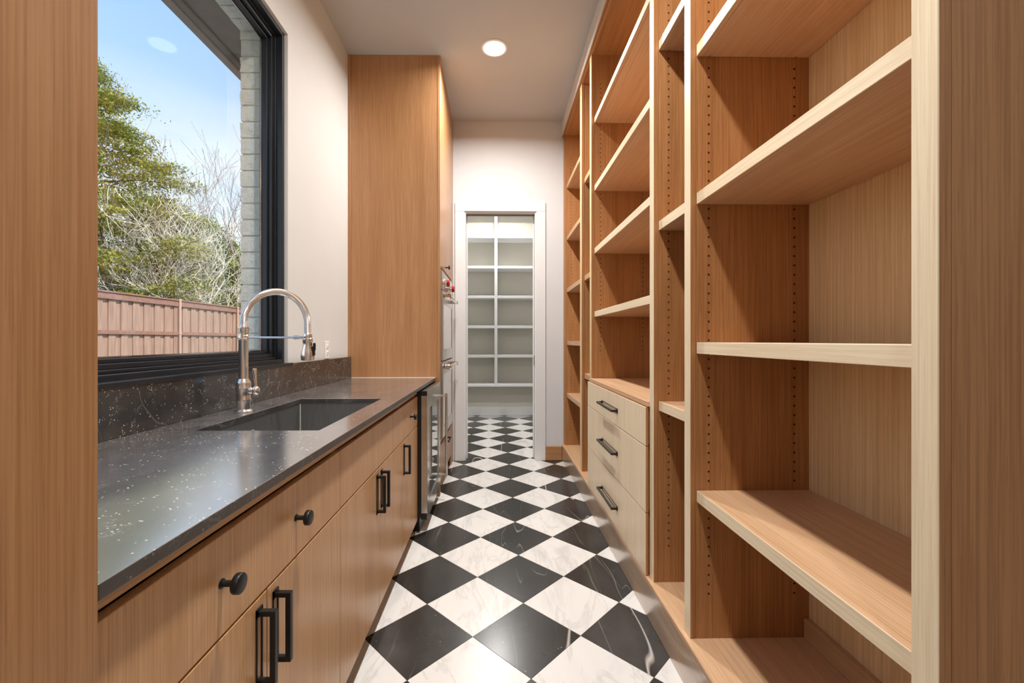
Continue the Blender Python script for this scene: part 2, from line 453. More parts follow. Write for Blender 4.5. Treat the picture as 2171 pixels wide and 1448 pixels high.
# ------------------------------------------------------------------ mesh helpers (all in world coordinates)
class MB:
    def __init__(self):
        self.v = []; self.f = []
    def add(self, vs, fs):
        o = len(self.v)
        self.v += [tuple(p) for p in vs]
        self.f += [tuple(i + o for i in q) for q in fs]
        return self
    def box(self, x0, x1, y0, y1, z0, z1, c=0.0):
        if x0 > x1: x0, x1 = x1, x0
        if y0 > y1: y0, y1 = y1, y0
        if z0 > z1: z0, z1 = z1, z0
        if c <= 0:
            vs = [(x0, y0, z0), (x1, y0, z0), (x1, y1, z0), (x0, y1, z0), (x0, y0, z1), (x1, y0, z1), (x1, y1, z1), (x0, y1, z1)]
            fs = [(0, 3, 2, 1), (4, 5, 6, 7), (0, 1, 5, 4), (1, 2, 6, 5), (2, 3, 7, 6), (3, 0, 4, 7)]
            return self.add(vs, fs)
        c = min(c, (x1 - x0) * .45, (y1 - y0) * .45, (z1 - z0) * .45)
        P = [(x0, x1), (y0, y1), (z0, z1)]
        vs = []; idx = {}
        for sx in (0, 1):
            for sy in (0, 1):
                for sz in (0, 1):
                    s = (sx, sy, sz)
                    for a in range(3):       # vertex lying on face a
                        p = []
                        for k in range(3):
                            e = P[k][s[k]]
                            p.append(e if k == a else (e + c if s[k] == 0 else e - c))
                        idx[(s, a)] = len(vs)
                        vs.append(tuple(p))
        fs = []
        ctr = ((x0 + x1) / 2, (y0 + y1) / 2, (z0 + z1) / 2)
        def face(ids):
            a, b_, c_ = (Vector(vs[i]) for i in ids[:3])
            n = (b_ - a).cross(c_ - a)
            m = sum((Vector(vs[i]) for i in ids), Vector()) / len(ids) - Vector(ctr)
            fs.append(tuple(ids) if n.dot(m) > 0 else tuple(reversed(ids)))
        for a in range(3):
            u, w = [k for k in range(3) if k != a]
            for s in (0, 1):
                q = []
                for su, sw in ((0, 0), (1, 0), (1, 1), (0, 1)):
                    t = [0, 0, 0]; t[a] = s; t[u] = su; t[w] = sw
                    q.append(idx[(tuple(t), a)])
                face(q)
            for su in (0, 1):                # edges running along axis a
                for sw in (0, 1):
                    t0 = [0, 0, 0]; t0[u] = su; t0[w] = sw; t0[a] = 0
                    t1 = list(t0); t1[a] = 1
                    face([idx[(tuple(t0), u)], idx[(tuple(t1), u)], idx[(tuple(t1), w)], idx[(tuple(t0), w)]])
        for sx in (0, 1):
            for sy in (0, 1):
                for sz in (0, 1):
                    face([idx[((sx, sy, sz), a)] for a in range(3)])
        return self.add(vs, fs)
    def tube(self, pts, rad, n=12, caps=True):
        pts = [Vector(p) for p in pts]
        if isinstance(rad, (int, float)): rad = [rad] * len(pts)
        t0 = (pts[1] - pts[0]).normalized()
        ref = Vector((0, 0, 1)) if abs(t0.z) < 0.9 else Vector((0, 1, 0))
        u = t0.cross(ref).normalized()
        vs = []; fs = []
        for i, p in enumerate(pts):
            if i == 0: t = pts[1] - pts[0]
            elif i == len(pts) - 1: t = pts[-1] - pts[-2]
            else: t = pts[i + 1] - pts[i - 1]
            if t.length < 1e-9: t = t0
            t = t.normalized()
            u = (u - t * u.dot(t))
            if u.length < 1e-6: u = t.orthogonal()
            u.normalize()
            w = t.cross(u)
            for k in range(n):
                a = 2 * math.pi * k / n
                vs.append(p + (u * math.cos(a) + w * math.sin(a)) * rad[i])
            t0 = t
        for i in range(len(pts) - 1):
            for k in range(n):
                a, b_ = i * n + k, i * n + (k + 1) % n
                fs.append((a, b_, b_ + n, a + n))
        if caps:
            fs.append(tuple(reversed(range(n))))
            fs.append(tuple((len(pts) - 1) * n + k for k in range(n)))
        return self.add(vs, fs)
    def lathe(self, base, axis, prof, n=28):
        """prof: list of (distance along axis, radius)"""
        b0 = Vector(base); ax = Vector(axis).normalized()
        u = ax.orthogonal().normalized(); w = ax.cross(u)
        vs = []; fs = []
        for h, r in prof:
            for k in range(n):
                a = 2 * math.pi * k / n
                vs.append(b0 + ax * h + (u * math.cos(a) + w * math.sin(a)) * max(r, 1e-5))
        for i in range(len(prof) - 1):
            for k in range(n):
                a, b_ = i * n + k, i * n + (k + 1) % n
                fs.append((a, b_, b_ + n, a + n))
        fs.append(tuple(reversed(range(n))))
        fs.append(tuple((len(prof) - 1) * n + k for k in range(n)))
        return self.add(vs, fs)
    def prism(self, poly, z0, z1):
        n = len(poly)
        vs = [(x, y, z0) for x, y in poly] + [(x, y, z1) for x, y in poly]
        fs = [tuple(reversed(range(n))), tuple(range(n, 2 * n))]
        for k in range(n):
            fs.append((k, (k + 1) % n, (k + 1) % n + n, k + n))
        return self.add(vs, fs)
    def build(self, name, mat, parent=None, smooth=False, origin=None):
        if parent is not None and origin is None:
            r = parent
            while r.parent: r = r.parent
            o = Vector(r.location)
            # sub-parts: parent chain has zero offsets below the root
        else:
            o = Vector(origin) if origin is not None else Vector((0, 0, 0))
        me = bpy.data.meshes.new(name)
        me.from_pydata([(x - o.x, y - o.y, z - o.z) for x, y, z in self.v], [], self.f)
        me.materials.append(mat)
        me.validate()
        if smooth:
            me.shade_smooth()
            me.set_sharp_from_angle(angle=R(38))
        me.update()
        ob = bpy.data.objects.new(name, me)
        col.objects.link(ob)
        if parent is not None: ob.parent = parent
        elif origin is not None: ob.location = o
        return ob

def B(*a, c=0.0):
    return MB().box(*a, c=c)

def tag(o, label=None, cat=None, group=None, kind=None):
    if label: o['label'] = label
    if cat: o['category'] = cat
    if group: o['group'] = group
    if kind: o['kind'] = kind
    return o

def empty(name, loc, label=None, cat=None, group=None, kind=None):
    o = bpy.data.objects.new(name, None)
    o.location = loc
    o.empty_display_size = 0.05
    col.objects.link(o)
    return tag(o, label, cat, group, kind)

def copy_part(src, parent, loc=None):
    c = src.copy()
    col.objects.link(c)
    c.parent = parent
    if loc is not None: c.location = loc
    return c

def struct(name, mb, mat, label=None):
    o = mb.build(name, mat)
    o['kind'] = 'structure'
    if label: o['label'] = label
    return o

# ------------------------------------------------------------------ key planes
XL, XR = -1.118, 1.09          # room side walls
YB = 4.22                      # wall with the doorway
YP = 6.75                      # far pantry wall
YN = -2.5
CT = 0.90                      # counter top height
CF = -0.459                    # counter front edge
DF = -0.48                     # door face of base cabinets
YT = 3.25                      # side of tall cabinet
FR = 0.645                     # plinth / drawer fronts on the right
ST = 0.660                     # stile fronts
SB = 1.07                      # bookcase back panel

# ------------------------------------------------------------------ setting
floor = struct('floor', B(-1.3, 1.3, YN - .1, YP + .1, -0.12, -0.006), M['grout'])
D = 0.3652 * CAM_H
gx0, gy0 = -0.2625 * CAM_H, 1.2654 * CAM_H
hw = D / 2 - 0.0013

def clip_poly(poly, axis, val, keep_less):
    out = []
    n = len(poly)
    for i in range(n):
        a, b_ = poly[i], poly[(i + 1) % n]
        ia = (a[axis] <= val) == keep_less or a[axis] == val
        ib = (b_[axis] <= val) == keep_less or b_[axis] == val
        if ia: out.append(a)
        if ia != ib:
            t = (val - a[axis]) / (b_[axis] - a[axis])
            out.append((a[0] + (b_[0] - a[0]) * t, a[1] + (b_[1] - a[1]) * t))
    return out

full_tile = {}
for i in range(-12, 26):
    for jj in range(-6, 8):
        black = (i % 2) != 0
        j = jj if black else jj + 0.5
        cx, cy = gx0 + j * D, gy0 + i * D / 2
        if cy < -1.0: continue
        poly = [(cx + hw, cy), (cx, cy + hw), (cx - hw, cy), (cx, cy - hw)]
        if cy > 4.28: xa, xb, yb = XL, XR, YP
        elif cy < 0.35: xa, xb, yb = XL, XR, 9
        else: xa, xb, yb = -0.545, FR + 0.005, 9
        q = poly
        for ax, val, less in ((0, xa, False), (0, xb, True), (1, yb, True)):
            if q: q = clip_poly(q, ax, val, less)
        if len(q) < 3: continue
        area = abs(sum(q[k][0] * q[(k + 1) % len(q)][1] - q[(k + 1) % len(q)][0] * q[k][1] for k in range(len(q)))) / 2
        if area < 2e-4: continue
        mat = M['tile_black'] if black else M['tile_white']
        if area > 2 * hw * hw * 0.999 and black in full_tile:
            t = full_tile[black].copy()
            col.objects.link(t)
            t.location = (cx, cy, 0)
            t.parent = floor
        else:
            t = MB().prism([(x - cx, y - cy) for x, y in q], -0.008, 0.0).build('tile', mat)
            t.location = (cx, cy, 0)
            t.parent = floor
            if area > 2 * hw * hw * 0.999: full_tile[black] = t

struct('ceiling', B(XL - .2, XR + .12, YN - .1, YP + .12, ZC, ZC + 0.12), M['ceil'])

WY0, WY1, WZ0, WZ1 = 0.70, 2.318, 1.058, 2.822     # window opening, unseen near end widened to let in more light
XO = -1.252
wl_mb = MB()
wl_mb.box(XO, XL, YN, WY0, 0, ZC).box(XO, XL, WY1, YP + .1, 0, ZC).box(XO, XL, WY0, WY1, 0, WZ0).box(XO, XL, WY0, WY1, WZ1, ZC)
struct('wall_left', wl_mb, M['wall'])
struct('wall_right', B(XR, XR + .12, YN, YP + .1, 0, ZC), M['wall'])
struct('wall_front', B(XL, XR, YN - .12, YN, 0, ZC), M['wall'])
DX0, DX1, DZ = -0.300, 0.378, 2.432
wb = MB().box(XL, DX0 - .02, YB, YB + .12, 0, ZC).box(DX1 + .02, XR, YB, YB + .12, 0, ZC).box(DX0 - .02, DX1 + .02, YB, YB + .12, DZ + .02, ZC)
struct('wall_back', wb, M['wall_back'])
struct('wall_pantry', B(XL, XR, YP, YP + .1, 0, ZC), M['pantry'])

# door frame and casing
d1 = empty('door_1', (0, YB, 0), kind='structure')
B(DX0 - .02, DX0, YB - .004, YB + .124, 0, DZ, c=.002).build('jamb', M['trim'], d1)
B(DX1, DX1 + .02, YB - .004, YB + .124, 0, DZ, c=.002).build('jamb', M['trim'], d1)
B(DX0 - .02, DX1 + .02, YB - .004, YB + .124, DZ, DZ + .02, c=.002).build('head_jamb', M['trim'], d1)
B(DX0 - .105, DX0 - .012, YB - .020, YB - .001, 0, DZ + .012, c=.003).build('casing', M['trim'], d1)
B(DX1 + .012, DX1 + .105, YB - .020, YB - .001, 0, DZ + .012, c=.003).build('casing', M['trim'], d1)
B(DX0 - .105, DX1 + .105, YB - .020, YB - .001, DZ + .0125, DZ + .105, c=.003).build('head_casing', M['trim'], d1)
B(DX0, DX1, YB + .045, YB + .075, DZ - .006, DZ, c=.001).build('pocket_track', M['soffit'], d1)
B(DX1 - .004, DX1, YB + .05, YB + .07, 0.93, 1.03, c=.001).build('strike_plate', M['bronze'], d1)
B(DX0, DX0 + .012, YB + .09, YB + .105, 0, DZ, c=.002).build('stop', M['trim'], d1)
B(DX1 - .012, DX1, YB + .09, YB + .105, 0, DZ, c=.002).build('stop', M['trim'], d1)

struct('baseboard_back', B(DX1 + .106, FR - .001, YB - .017, YB - .001, 0.001, 0.14, c=.003), M['door_x'])
struct('baseboard_pantry', B(XL + .002, XR - .002, YP - .018, YP - .001, 0.001, 0.14, c=.003), M['trim'])

# wooden lining of the opening at the near left, painted filler above the bookcase
t1 = empty('trim_1', (-0.8, 0.45, 0), kind='structure')
B(XL + .001, -0.456, 0.397, 0.500, 0, ZC - .001, c=.002).build('jamb_panel', M['door_z'], t1)
struct('trim_2', B(FR, ST + .02, .62, YB - .001, 3.192, ZC - .001, c=.001), M['wall'])

# window
win = empty('window_1', (XL, WY0, WZ0), kind='structure')
FX = -1.136                       # front of the black frame
def ring(x0, x1, inset, w, mb=None, c=.002):
    mb = mb or MB()
    a0, a1, b0, b1 = WY0 + inset, WY1 - inset, WZ0 + inset, WZ1 - inset
    mb.box(x0, x1, a0, a0 + w, b0, b1, c).box(x0, x1, a1 - w, a1, b0, b1, c)
    mb.box(x0, x1, a0 + w, a1 - w, b0, b0 + w, c).box(x0, x1, a0 + w, a1 - w, b1 - w, b1, c)
    return mb
ring(XO + .004, FX, 0.001, 0.022).build('frame', M['frame'], win)
ring(XO + .004, FX - .030, 0.023, 0.012).build('frame_step', M['frame'], win)
ring(-1.236, FX - .040, 0.035, 0.018).build('sash', M['frame'], win)
ring(-1.232, FX - .058, 0.053, 0.014).build('glazing_bead', M['frame'], win)
ring(-1.225, -1.2215, 0.067, 0.006).build('spacer', M['chrome'], win)
B(-1.224, -1.220, WY0 + .060, WY1 - .060, WZ0 + .060, WZ1 - .060).build('glass_pane', M['glass'], win)
B(XL - .012, -1.0885, WY0, WY1 + .0, WZ0 - .011, WZ0 + .004, c=.001).build('sill_strip', M['frame'], win)  # thin black strip along the top edge of the backsplash

# outside: brick reveal, eave, ground
ext = struct('wall_exterior', MB().box(-1.364, XO - .001, 2.330, 4.2, -0.1, 2.90).box(-1.352, XO - .001, -2.2, 0.66, -0.1, 2.90)
             .box(-1.352, XO - .001, 0.66, 2.338, -0.1, 0.98), M['mortar'])
course = 0.0875
def brick_mb(x0, x1, y0, y1, z0, z1, seed, rough):
    mb = MB()
    nx, nz = 6, 4
    V = Vector
    def jit(p, k):
        n = mnoise.noise_vector(V(p) * 28 + V((seed, 0, 0)))
        return (p[0] + n.x * rough * k, p[1] + n.y * rough, p[2] + n.z * rough * .4 * k)
    # outer shell: front face (-Y), left face (-X); closed box with gridded faces
    idx = {}
    vs = []
    N = (nx, 3, nz)
    def vid(i, j, k):
        if (i, j, k) not in idx:
            p = (x0 + (x1 - x0) * i / N[0], y0 + (y1 - y0) * j / N[1], z0 + (z1 - z0) * k / N[2])
            if i in (0,) or j == 0: p = jit(p, 1.0)
            if (i in (0, N[0])) + (j in (0, N[1])) + (k in (0, N[2])) >= 2:
                cx, cy, cz = (x0 + x1) / 2, (y0 + y1) / 2, (z0 + z1) / 2
                p = (p[0] + (cx - p[0]) * .03, p[1] + .002, p[2] + (cz - p[2]) * .06)
            idx[(i, j, k)] = len(vs); vs.append(p)
        return idx[(i, j, k)]
    fs = []
    for i in range(N[0]):
        for k in range(N[2]):
            fs.append((vid(i, 0, k), vid(i + 1, 0, k), vid(i + 1, 0, k + 1), vid(i, 0, k + 1)))
            fs.append((vid(i, N[1], k), vid(i, N[1], k + 1), vid(i + 1, N[1], k + 1), vid(i + 1, N[1], k)))
        for j in range(N[1]):
            fs.append((vid(i, j, 0), vid(i, j + 1, 0), vid(i + 1, j + 1, 0), vid(i + 1, j, 0)))
            fs.append((vid(i, j, N[2]), vid(i + 1, j, N[2]), vid(i + 1, j + 1, N[2]), vid(i, j + 1, N[2])))
    for j in range(N[1]):
        for k in range(N[2]):
            fs.append((vid(0, j, k), vid(0, j, k + 1), vid(0, j + 1, k + 1), vid(0, j + 1, k)))
            fs.append((vid(N[0], j, k), vid(N[0], j + 1, k), vid(N[0], j + 1, k + 1), vid(N[0], j, k + 1)))
    return mb.add(vs, fs)
z = 0.955
k = 0
while z < 2.86:
    rough = 0.006 if k % 2 else 0.003
    long = 0.29 if k % 2 else 0.19
    brick_mb(-1.372 - random.uniform(0, .005), XO - .003, 2.322, 2.322 + long, z + .0015, z + course - .0015, k * 3.1, rough).build('brick', M['brick'], ext)
    y = 2.322 + long + .01
    while y < 3.2:
        brick_mb(-1.372 - random.uniform(0, .005), -1.345, y, min(y + .28, 3.25), z + .004, z + course - .004, y * 9 + k, .004).build('brick', M['brick'], ext)
        y += .29
    z += course
    k += 1
for k in range(18):                # bricks of the lintel course over the window, seen from below as a ragged white edge
    brick_mb(-1.372, XO - .003, 2.318 - (k + 1) * .088, 2.318 - k * .088 - .006, 2.835, 2.93, 50 + k, .005).build('brick', M['brick'], ext)

t3 = empty('trim_3', (-1.5, 2, 2.87), kind='structure', )
t3['label'] = 'taupe eave soffit with brown fascia outside the window'
B(-1.560, -1.385, -2.0, 4.0, 2.862, 2.885, c=.002).build('soffit_board', M['soffit'], t3)
B(-1.590, -1.545, -2.0, 4.0, 2.850, 2.90, c=.004).build('drip_moulding', M['soffit'], t3)
B(-1.645, -1.591, -2.0, 4.0, 2.846, 3.02, c=.004).build('fascia_board', M['fascia'], t3)
B(-1.645, -1.25, -2.0, 4.0, 3.021, 3.06).build('roof_edge', M['soffit'], t3)
struct('bounce_slab', B(-6.0, -1.38, -4, 9, -0.15, -0.10), M['bounce_slab'])  # unseen pale slab, added to bounce light up onto the brick
struct('ground', B(-60, -1.45, -20, 70, -0.35, -0.15), M['grass'])

# ------------------------------------------------------------------ left run: base cabinets
PW, PH = 0.0185, 0.152            # pull plate
def pull_mb(x, y, zc, L=0.150, out=0.036, vertical=True):
    """bar pull standing off a face at x, projecting towards +X; returns (mesh)"""
    mb = MB()
    h = L / 2
    mb.box(x, x + .003, y - .011, y - .008, zc - h - .004, zc + h + .004)
    mb.box(x, x + .003, y + .008, y + .011, zc - h - .004, zc + h + .004)
    mb.box(x, x + .003, y - .011, y + .011, zc - h - .005, zc - h + .012)
    mb.box(x, x + .003, y - .011, y + .011, zc + h - .012, zc + h + .005)
    mb.box(x + .001, x + out - .010, y - .006, y + .006, zc - h, zc - h + .011, c=.001)
    mb.box(x + .001, x + out - .010, y - .006, y + .006, zc + h - .011, zc + h, c=.001)
    mb.box(x + out - .0115, x + out, y - .006, y + .006, zc - h, zc + h, c=.001)
    return mb
def pull_h_mb(x, yc, z, L, out):
    mb = MB()
    h = L / 2
    for s in (-1, 1):
        mb.box(x - .003, x, yc - h - .004, yc + h + .004, z + s * .0095 - .0015, z + s * .0095 + .0015)
        e = yc + s * (h - .006)
        mb.box(x - .003, x, e - .010, e + .010, z - .011, z + .011)
        mb.box(x - out + .010, x - .001, e - .0055, e + .0055, z - .006, z + .006, c=.001)
    mb.box(x - out, x - out + .0115, yc - h, yc + h, z - .006, z + .006, c=.001)
    return mb
def knob_mb(x, y, z, s=1):
    return MB().lathe((x, y, z), (s, 0, 0), [(0, .0085), (.002, .0085), (.003, .0055), (.021, .0055), (.0225, .012), (.024, .0165), (.0255, .0175), (.034, .0175), (.0355, .0165), (.036, .0155)], 28)

ZD = 0.663                        # seam between drawers and doors
def base_cab(label, y0, y1, doors, knobs, pulls):
    c = empty('base_cabinet', (DF - .3, (y0 + y1) / 2, 0), label, 'cabinet', 'oak base cabinets under the black counter')
    mb = MB().box(XL + .03, DF - .0205, y0 + .0005, y0 + .018, .087, CT - .021).box(XL + .03, DF - .0205, y1 - .018, y1 - .0005, .087, CT - .021)
    mb.box(XL + .03, DF - .0205, y0 + .018, y1 - .018, .087, .105).box(XL + .01, XL + .028, y0 + .001, y1 - .001, .087, CT - .021)
    mb.build('carcass', M['lit_cab_z'], c)
    B(DF - .0208, DF - .004, y0 + .0005, y1 - .0005, .853, CT - .0205, c=.001).build('top_rail', M['lit_cab_y'], c)
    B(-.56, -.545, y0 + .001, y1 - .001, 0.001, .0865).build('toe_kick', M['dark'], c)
    g = .0013
    dr = B(DF - .019, DF, y0 + g, y1 - g, ZD + .0022, .841, c=.0012).build('drawer', M['lit_cab_z'], c)
    for y in knobs:
        knob_mb(DF, y, .757).build('knob', M['black'], dr, smooth=True)
    ys = [y0] + doors + [y1]
    for a, b_, p in zip(ys[:-1], ys[1:], pulls):
        dd = B(DF - .019, DF, a + g, b_ - g, .087, ZD - .0022, c=.0012).build('door', M['lit_cab_z'], c)
        pull_mb(DF, p, .5625).build('handle', M['black'], dd)
    return c
base_cab('near oak base cabinet with two knobs on its wide drawer, beside the wood jamb', .502, 1.325, [.906], [.757, 1.035], [.874, .938])
base_cab('middle oak base cabinet under the sink, blank drawer front and paired black handles', 1.325, 2.203, [1.767], [], [1.735, 1.800])
base_cab('narrow oak base cabinet with one knob and one handle, beside the steel drinks fridge', 2.203, 2.618, [], [2.395], [2.236])

# countertop with the sink cut-out
SX0, SX1, SY0, SY1 = -0.943, -0.556, 1.352, 2.082
ct = empty('countertop', ((XL + CF) / 2, 1.9, CT - .02), 'black speckled stone countertop along the window with a sink cut-out', 'countertop')
mb = MB()
def grid_plate(xs, ys, holes, z0, z1):
    vs = []; fs = []
    nx, ny = len(xs), len(ys)
    for zz in (z0, z1):
        for y in ys:
            for x in xs: vs.append((x, y, zz))
    def vi(i, j, t): return t * nx * ny + j * nx + i
    solid = lambda i, j: 0 <= i < nx - 1 and 0 <= j < ny - 1 and (i, j) not in holes
    for i in range(nx - 1):
        for j in range(ny - 1):
            if not solid(i, j): continue
            fs.append((vi(i, j, 1), vi(i + 1, j, 1), vi(i + 1, j + 1, 1), vi(i, j + 1, 1)))
            fs.append((vi(i, j, 0), vi(i, j + 1, 0), vi(i + 1, j + 1, 0), vi(i + 1, j, 0)))
            if not solid(i - 1, j): fs.append((vi(i, j, 0), vi(i, j, 1), vi(i, j + 1, 1), vi(i, j + 1, 0)))
            if not solid(i + 1, j): fs.append((vi(i + 1, j, 0), vi(i + 1, j + 1, 0), vi(i + 1, j + 1, 1), vi(i + 1, j, 1)))
            if not solid(i, j - 1): fs.append((vi(i, j, 0), vi(i + 1, j, 0), vi(i + 1, j, 1), vi(i, j, 1)))
            if not solid(i, j + 1): fs.append((vi(i, j + 1, 0), vi(i, j + 1, 1), vi(i + 1, j + 1, 1), vi(i + 1, j + 1, 0)))
    return vs, fs
mb.add(*grid_plate([XL + .002, SX0, SX1, CF], [.502, SY0, SY1, YT - .003], {(1, 1)}, CT - .020, CT))
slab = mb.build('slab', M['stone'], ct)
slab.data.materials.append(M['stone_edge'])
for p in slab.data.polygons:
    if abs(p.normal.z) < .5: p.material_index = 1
bv = slab.modifiers.new('bevel', 'BEVEL'); bv.width = .0015; bv.segments = 2; bv.limit_method = 'ANGLE'
B(-1.09, CF - .004, YT - .0028, YT - .0008, CT - .004, CT + .003).build('caulk_line', M['plastic'], ct)
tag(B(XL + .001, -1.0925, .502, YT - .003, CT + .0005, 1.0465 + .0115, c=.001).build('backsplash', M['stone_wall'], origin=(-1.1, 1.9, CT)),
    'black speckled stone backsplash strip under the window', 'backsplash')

# sink
sk = empty('sink', ((SX0 + SX1) / 2, (SY0 + SY1) / 2, .68), 'dark steel undermount sink set in the black counter below the faucet', 'sink')
a0, a1, b0, b1, zb = SX0 - .004, SX1 + .004, SY0 - .004, SY1 + .004, .675
t = .002
mb = MB().box(a0 - t, a0, b0, b1, zb, CT - .0205).box(a1, a1 + t, b0, b1, zb, CT - .0205)
mb.box(a0 - t, a1 + t, b0 - t, b0, zb, CT - .0205).box(a0 - t, a1 + t, b1, b1 + t, zb, CT - .0205).box(a0 - t, a1 + t, b0 - t, b1 + t, zb - t, zb)
mb.build('bowl', M['sink'], sk)
mb = MB()
for (x, y) in ((a0, b0), (a0, b1), (a1, b0), (a1, b1)):
    MB().tube([(x, y, zb), (x, y, CT - .021)], .0030, 8).build('weld_seam', M['weld'], sk, smooth=True)
MB().lathe(((a0 + a1) / 2 - .05, (b0 + b1) / 2, zb - .0005), (0, 0, 1), [(0, .056), (.003, .056), (.004, .050), (.0015, .040), (.001, .012), (.006, .010), (.007, .004)]).build('drain', M['chrome'], sk, smooth=True)
# brand plate lettering on the back wall of the bowl
def text_obj(name, body, size, mat, parent, loc, rot, ext=0.0004):
    cu = bpy.data.curves.new(name, 'FONT')
    cu.body = body; cu.size = size; cu.extrude = ext
    cu.align_x = 'CENTER'; cu.align_y = 'CENTER'
    cu.materials.append(mat)
    tmp = bpy.data.objects.new(name + '_outline', cu)
    me = bpy.data.meshes.new_from_object(tmp)
    bpy.data.objects.remove(tmp)
    me.name = name
    o = bpy.data.objects.new(name, me)
    col.objects.link(o)
    r = parent
    while r.parent: r = r.parent
    o.parent = parent
    o.location = Vector(loc) - Vector(r.location)
    o.rotation_euler = rot
    return o
text_obj('maker_mark', 'BLANCO', .016, M['plastic'], sk, (a0 + .0012, 1.66, .828), (R(90), 0, R(90)))

# faucet
fx, fy = -1.000, 1.712
fa = empty('faucet', (fx, fy, CT), 'tall polished nickel spring faucet arching over the sink', 'faucet')
MB().lathe((fx, fy, CT + .0005), (0, 0, 1), [(0, .033), (.004, .0335), (.007, .031), (.010, .0245), (.040, .0245), (.044, .027), (.048, .027), (.052, .0255), (.085, .0265), (.089, .029), (.094, .029),
    (.098, .0265), (.112, .0275), (.116, .026), (.126, .020), (.130, .018)]).build('body', M['nickel'], fa, smooth=True)
MB().lathe((fx, fy, CT + .128), (0, 0, 1), [(0, .0175), (.150, .0175), (.152, .019), (.160, .019), (.163, .0215), (.172, .0215), (.175, .019), (.192, .019), (.196, .021), (.204, .021), (.206, .016)]).build('riser', M['nickel'], fa, smooth=True)
ra, zc_ = .126, 1.248
pts = [Vector((fx, fy, 1.225 + .023 * i / 8)) for i in range(8)]
nA = 150
pts += [Vector((fx + ra - ra * math.cos(math.pi * i / nA), fy, zc_ + ra * math.sin(math.pi * i / nA))) for i in range(nA + 1)]
pts += [Vector((fx + 2 * ra, fy, zc_ - .045 * (i + 1) / 14)) for i in range(14)]
# resample evenly and rib like a tight coil
dist = [0.0]
for a, b_ in zip(pts[:-1], pts[1:]): dist.append(dist[-1] + (b_ - a).length)
pitch = .0013
n = int(dist[-1] / pitch)
rp = []
j = 0
for i in range(n + 1):
    s = dist[-1] * i / n
    while j < len(dist) - 2 and dist[j + 1] < s: j += 1
    u = (s - dist[j]) / max(1e-9, dist[j + 1] - dist[j])
    rp.append(pts[j].lerp(pts[j + 1], u))
MB().tube(rp, [.0132 if i % 2 else .0122 for i in range(n + 1)], 18).build('spring_hose', M['nickel'], fa, smooth=False)
ex = fx + 2 * ra
MB().lathe((ex, fy, 1.208), (0, 0, -1), [(0, .015), (.002, .0165), (.014, .0165), (.017, .0155), (.020, .019), (.030, .019), (.034, .0175), (.050, .0175), (.066, .022), (.080, .0245), (.098, .025), (.104, .0235), (.106, .019)]).build('spray_head', M['nickel'], fa, smooth=True)
B(ex + .015, ex + .028, fy - .008, fy + .008, 1.120, 1.160, c=.003).box(ex + .022, ex + .031, fy - .006, fy + .006, 1.140, 1.172, c=.003).build('spray_trigger', M['black'], fa)
MB().tube([(fx + .015, fy, 1.193), (ex - .052, fy, 1.193)], .0042, 12).tube([(ex - .054, fy, 1.193), (ex - .034, fy, 1.193)], .0075, 14).tube([(ex - .036, fy, 1.193), (ex - .014, fy, 1.193)], .0055, 12).build('support_arm', M['nickel'], fa, smooth=True)
MB().lathe((fx + .024, fy, CT + .083), (1, 0, 0), [(0, .012), (.008, .012), (.010, .010), (.014, .010), (.016, .014), (.022, .0175), (.030, .0175), (.036, .013), (.038, .006)]).build('valve', M['nickel'], fa, smooth=True)
lv = [(fx + .050, fy, CT + .095), (fx + .049, fy, CT + .108), (fx + .046, fy, CT + .140), (fx + .044, fy, CT + .165), (fx + .0435, fy, CT + .171)]
MB().tube(lv, [.0055, .0045, .006, .0085, .007], 14).build('lever', M['nickel'], fa, smooth=True)

# outlet
ol = empty('outlet', (XL, 2.84, 1.120), 'white double electrical outlet on the left wall above the backsplash', 'outlet')
B(XL, XL + .006, 2.805, 2.876, 1.0605, 1.176, c=.002).build('cover_plate', M['plastic'], ol)
for zz in (1.098, 1.140):
    f = MB().lathe((XL + .006, 2.8405, zz), (1, 0, 0), [(0, .0165), (.002, .0165), (.0025, .0155)], 20).build('socket', M['plastic'], ol, smooth=True)
    MB().box(XL + .0084, XL + .0090, 2.833, 2.835, zz - .003, zz + .006).box(XL + .0084, XL + .0090, 2.846, 2.848, zz - .003, zz + .006).box(XL + .0084, XL + .0090, 2.839, 2.842, zz - .011, zz - .007).build('slot', M['dark'], f)

# ------------------------------------------------------------------ drinks fridge
fy0, fy1 = 2.622, 3.232
fg = empty('drinks_fridge', (-.75, (fy0 + fy1) / 2, 0), 'stainless undercounter drinks fridge with a glass door under the counter end', 'fridge')
B(XL + .05, -.484, fy0 + .002, fy1 - .002, .095, .872, c=.003).build('cabinet', M['black'], fg)
B(-.4835, -.461, fy0 + .004, fy1 - .004, .100, .868).build('gasket', M['black'], fg)
MB().box(-.560, -.470, fy0 + .01, fy1 - .01, .012, .095).build('toe_grille', M['black'], fg)
fd0, fd1, xdf, xdb = fy0 + .006, fy1 - .004, -.4216, -.4605
gz0, gz1, gy_0, gy_1 = .185, .755, fd0 + .085, fd1 - .075
dm = MB().box(xdb, xdf, fd0, gy_0, .088, .870, c=.002).box(xdb, xdf, gy_1, fd1, .088, .870, c=.002).box(xdb, xdf, gy_0, gy_1, .088, gz0, c=.0005).box(xdb, xdf, gy_0, gy_1, gz1, .870, c=.0005)
fdoor = dm.build('door', M['steel'], fg)
for z0, z1 in ((.0865, .125), (.842, .8715)):
    B(xdb - .001, xdf - .002, fd0 - .0012, fd0 + .012, z0, z1, c=.001).build('hinge_cover', M['black'], fdoor)
B(xdb + .008, xdf - .006, gy_0, gy_1, gz0, gz1).build('glass', M['dglass'], fdoor)
hy, hx = fd1 - .045, -.370
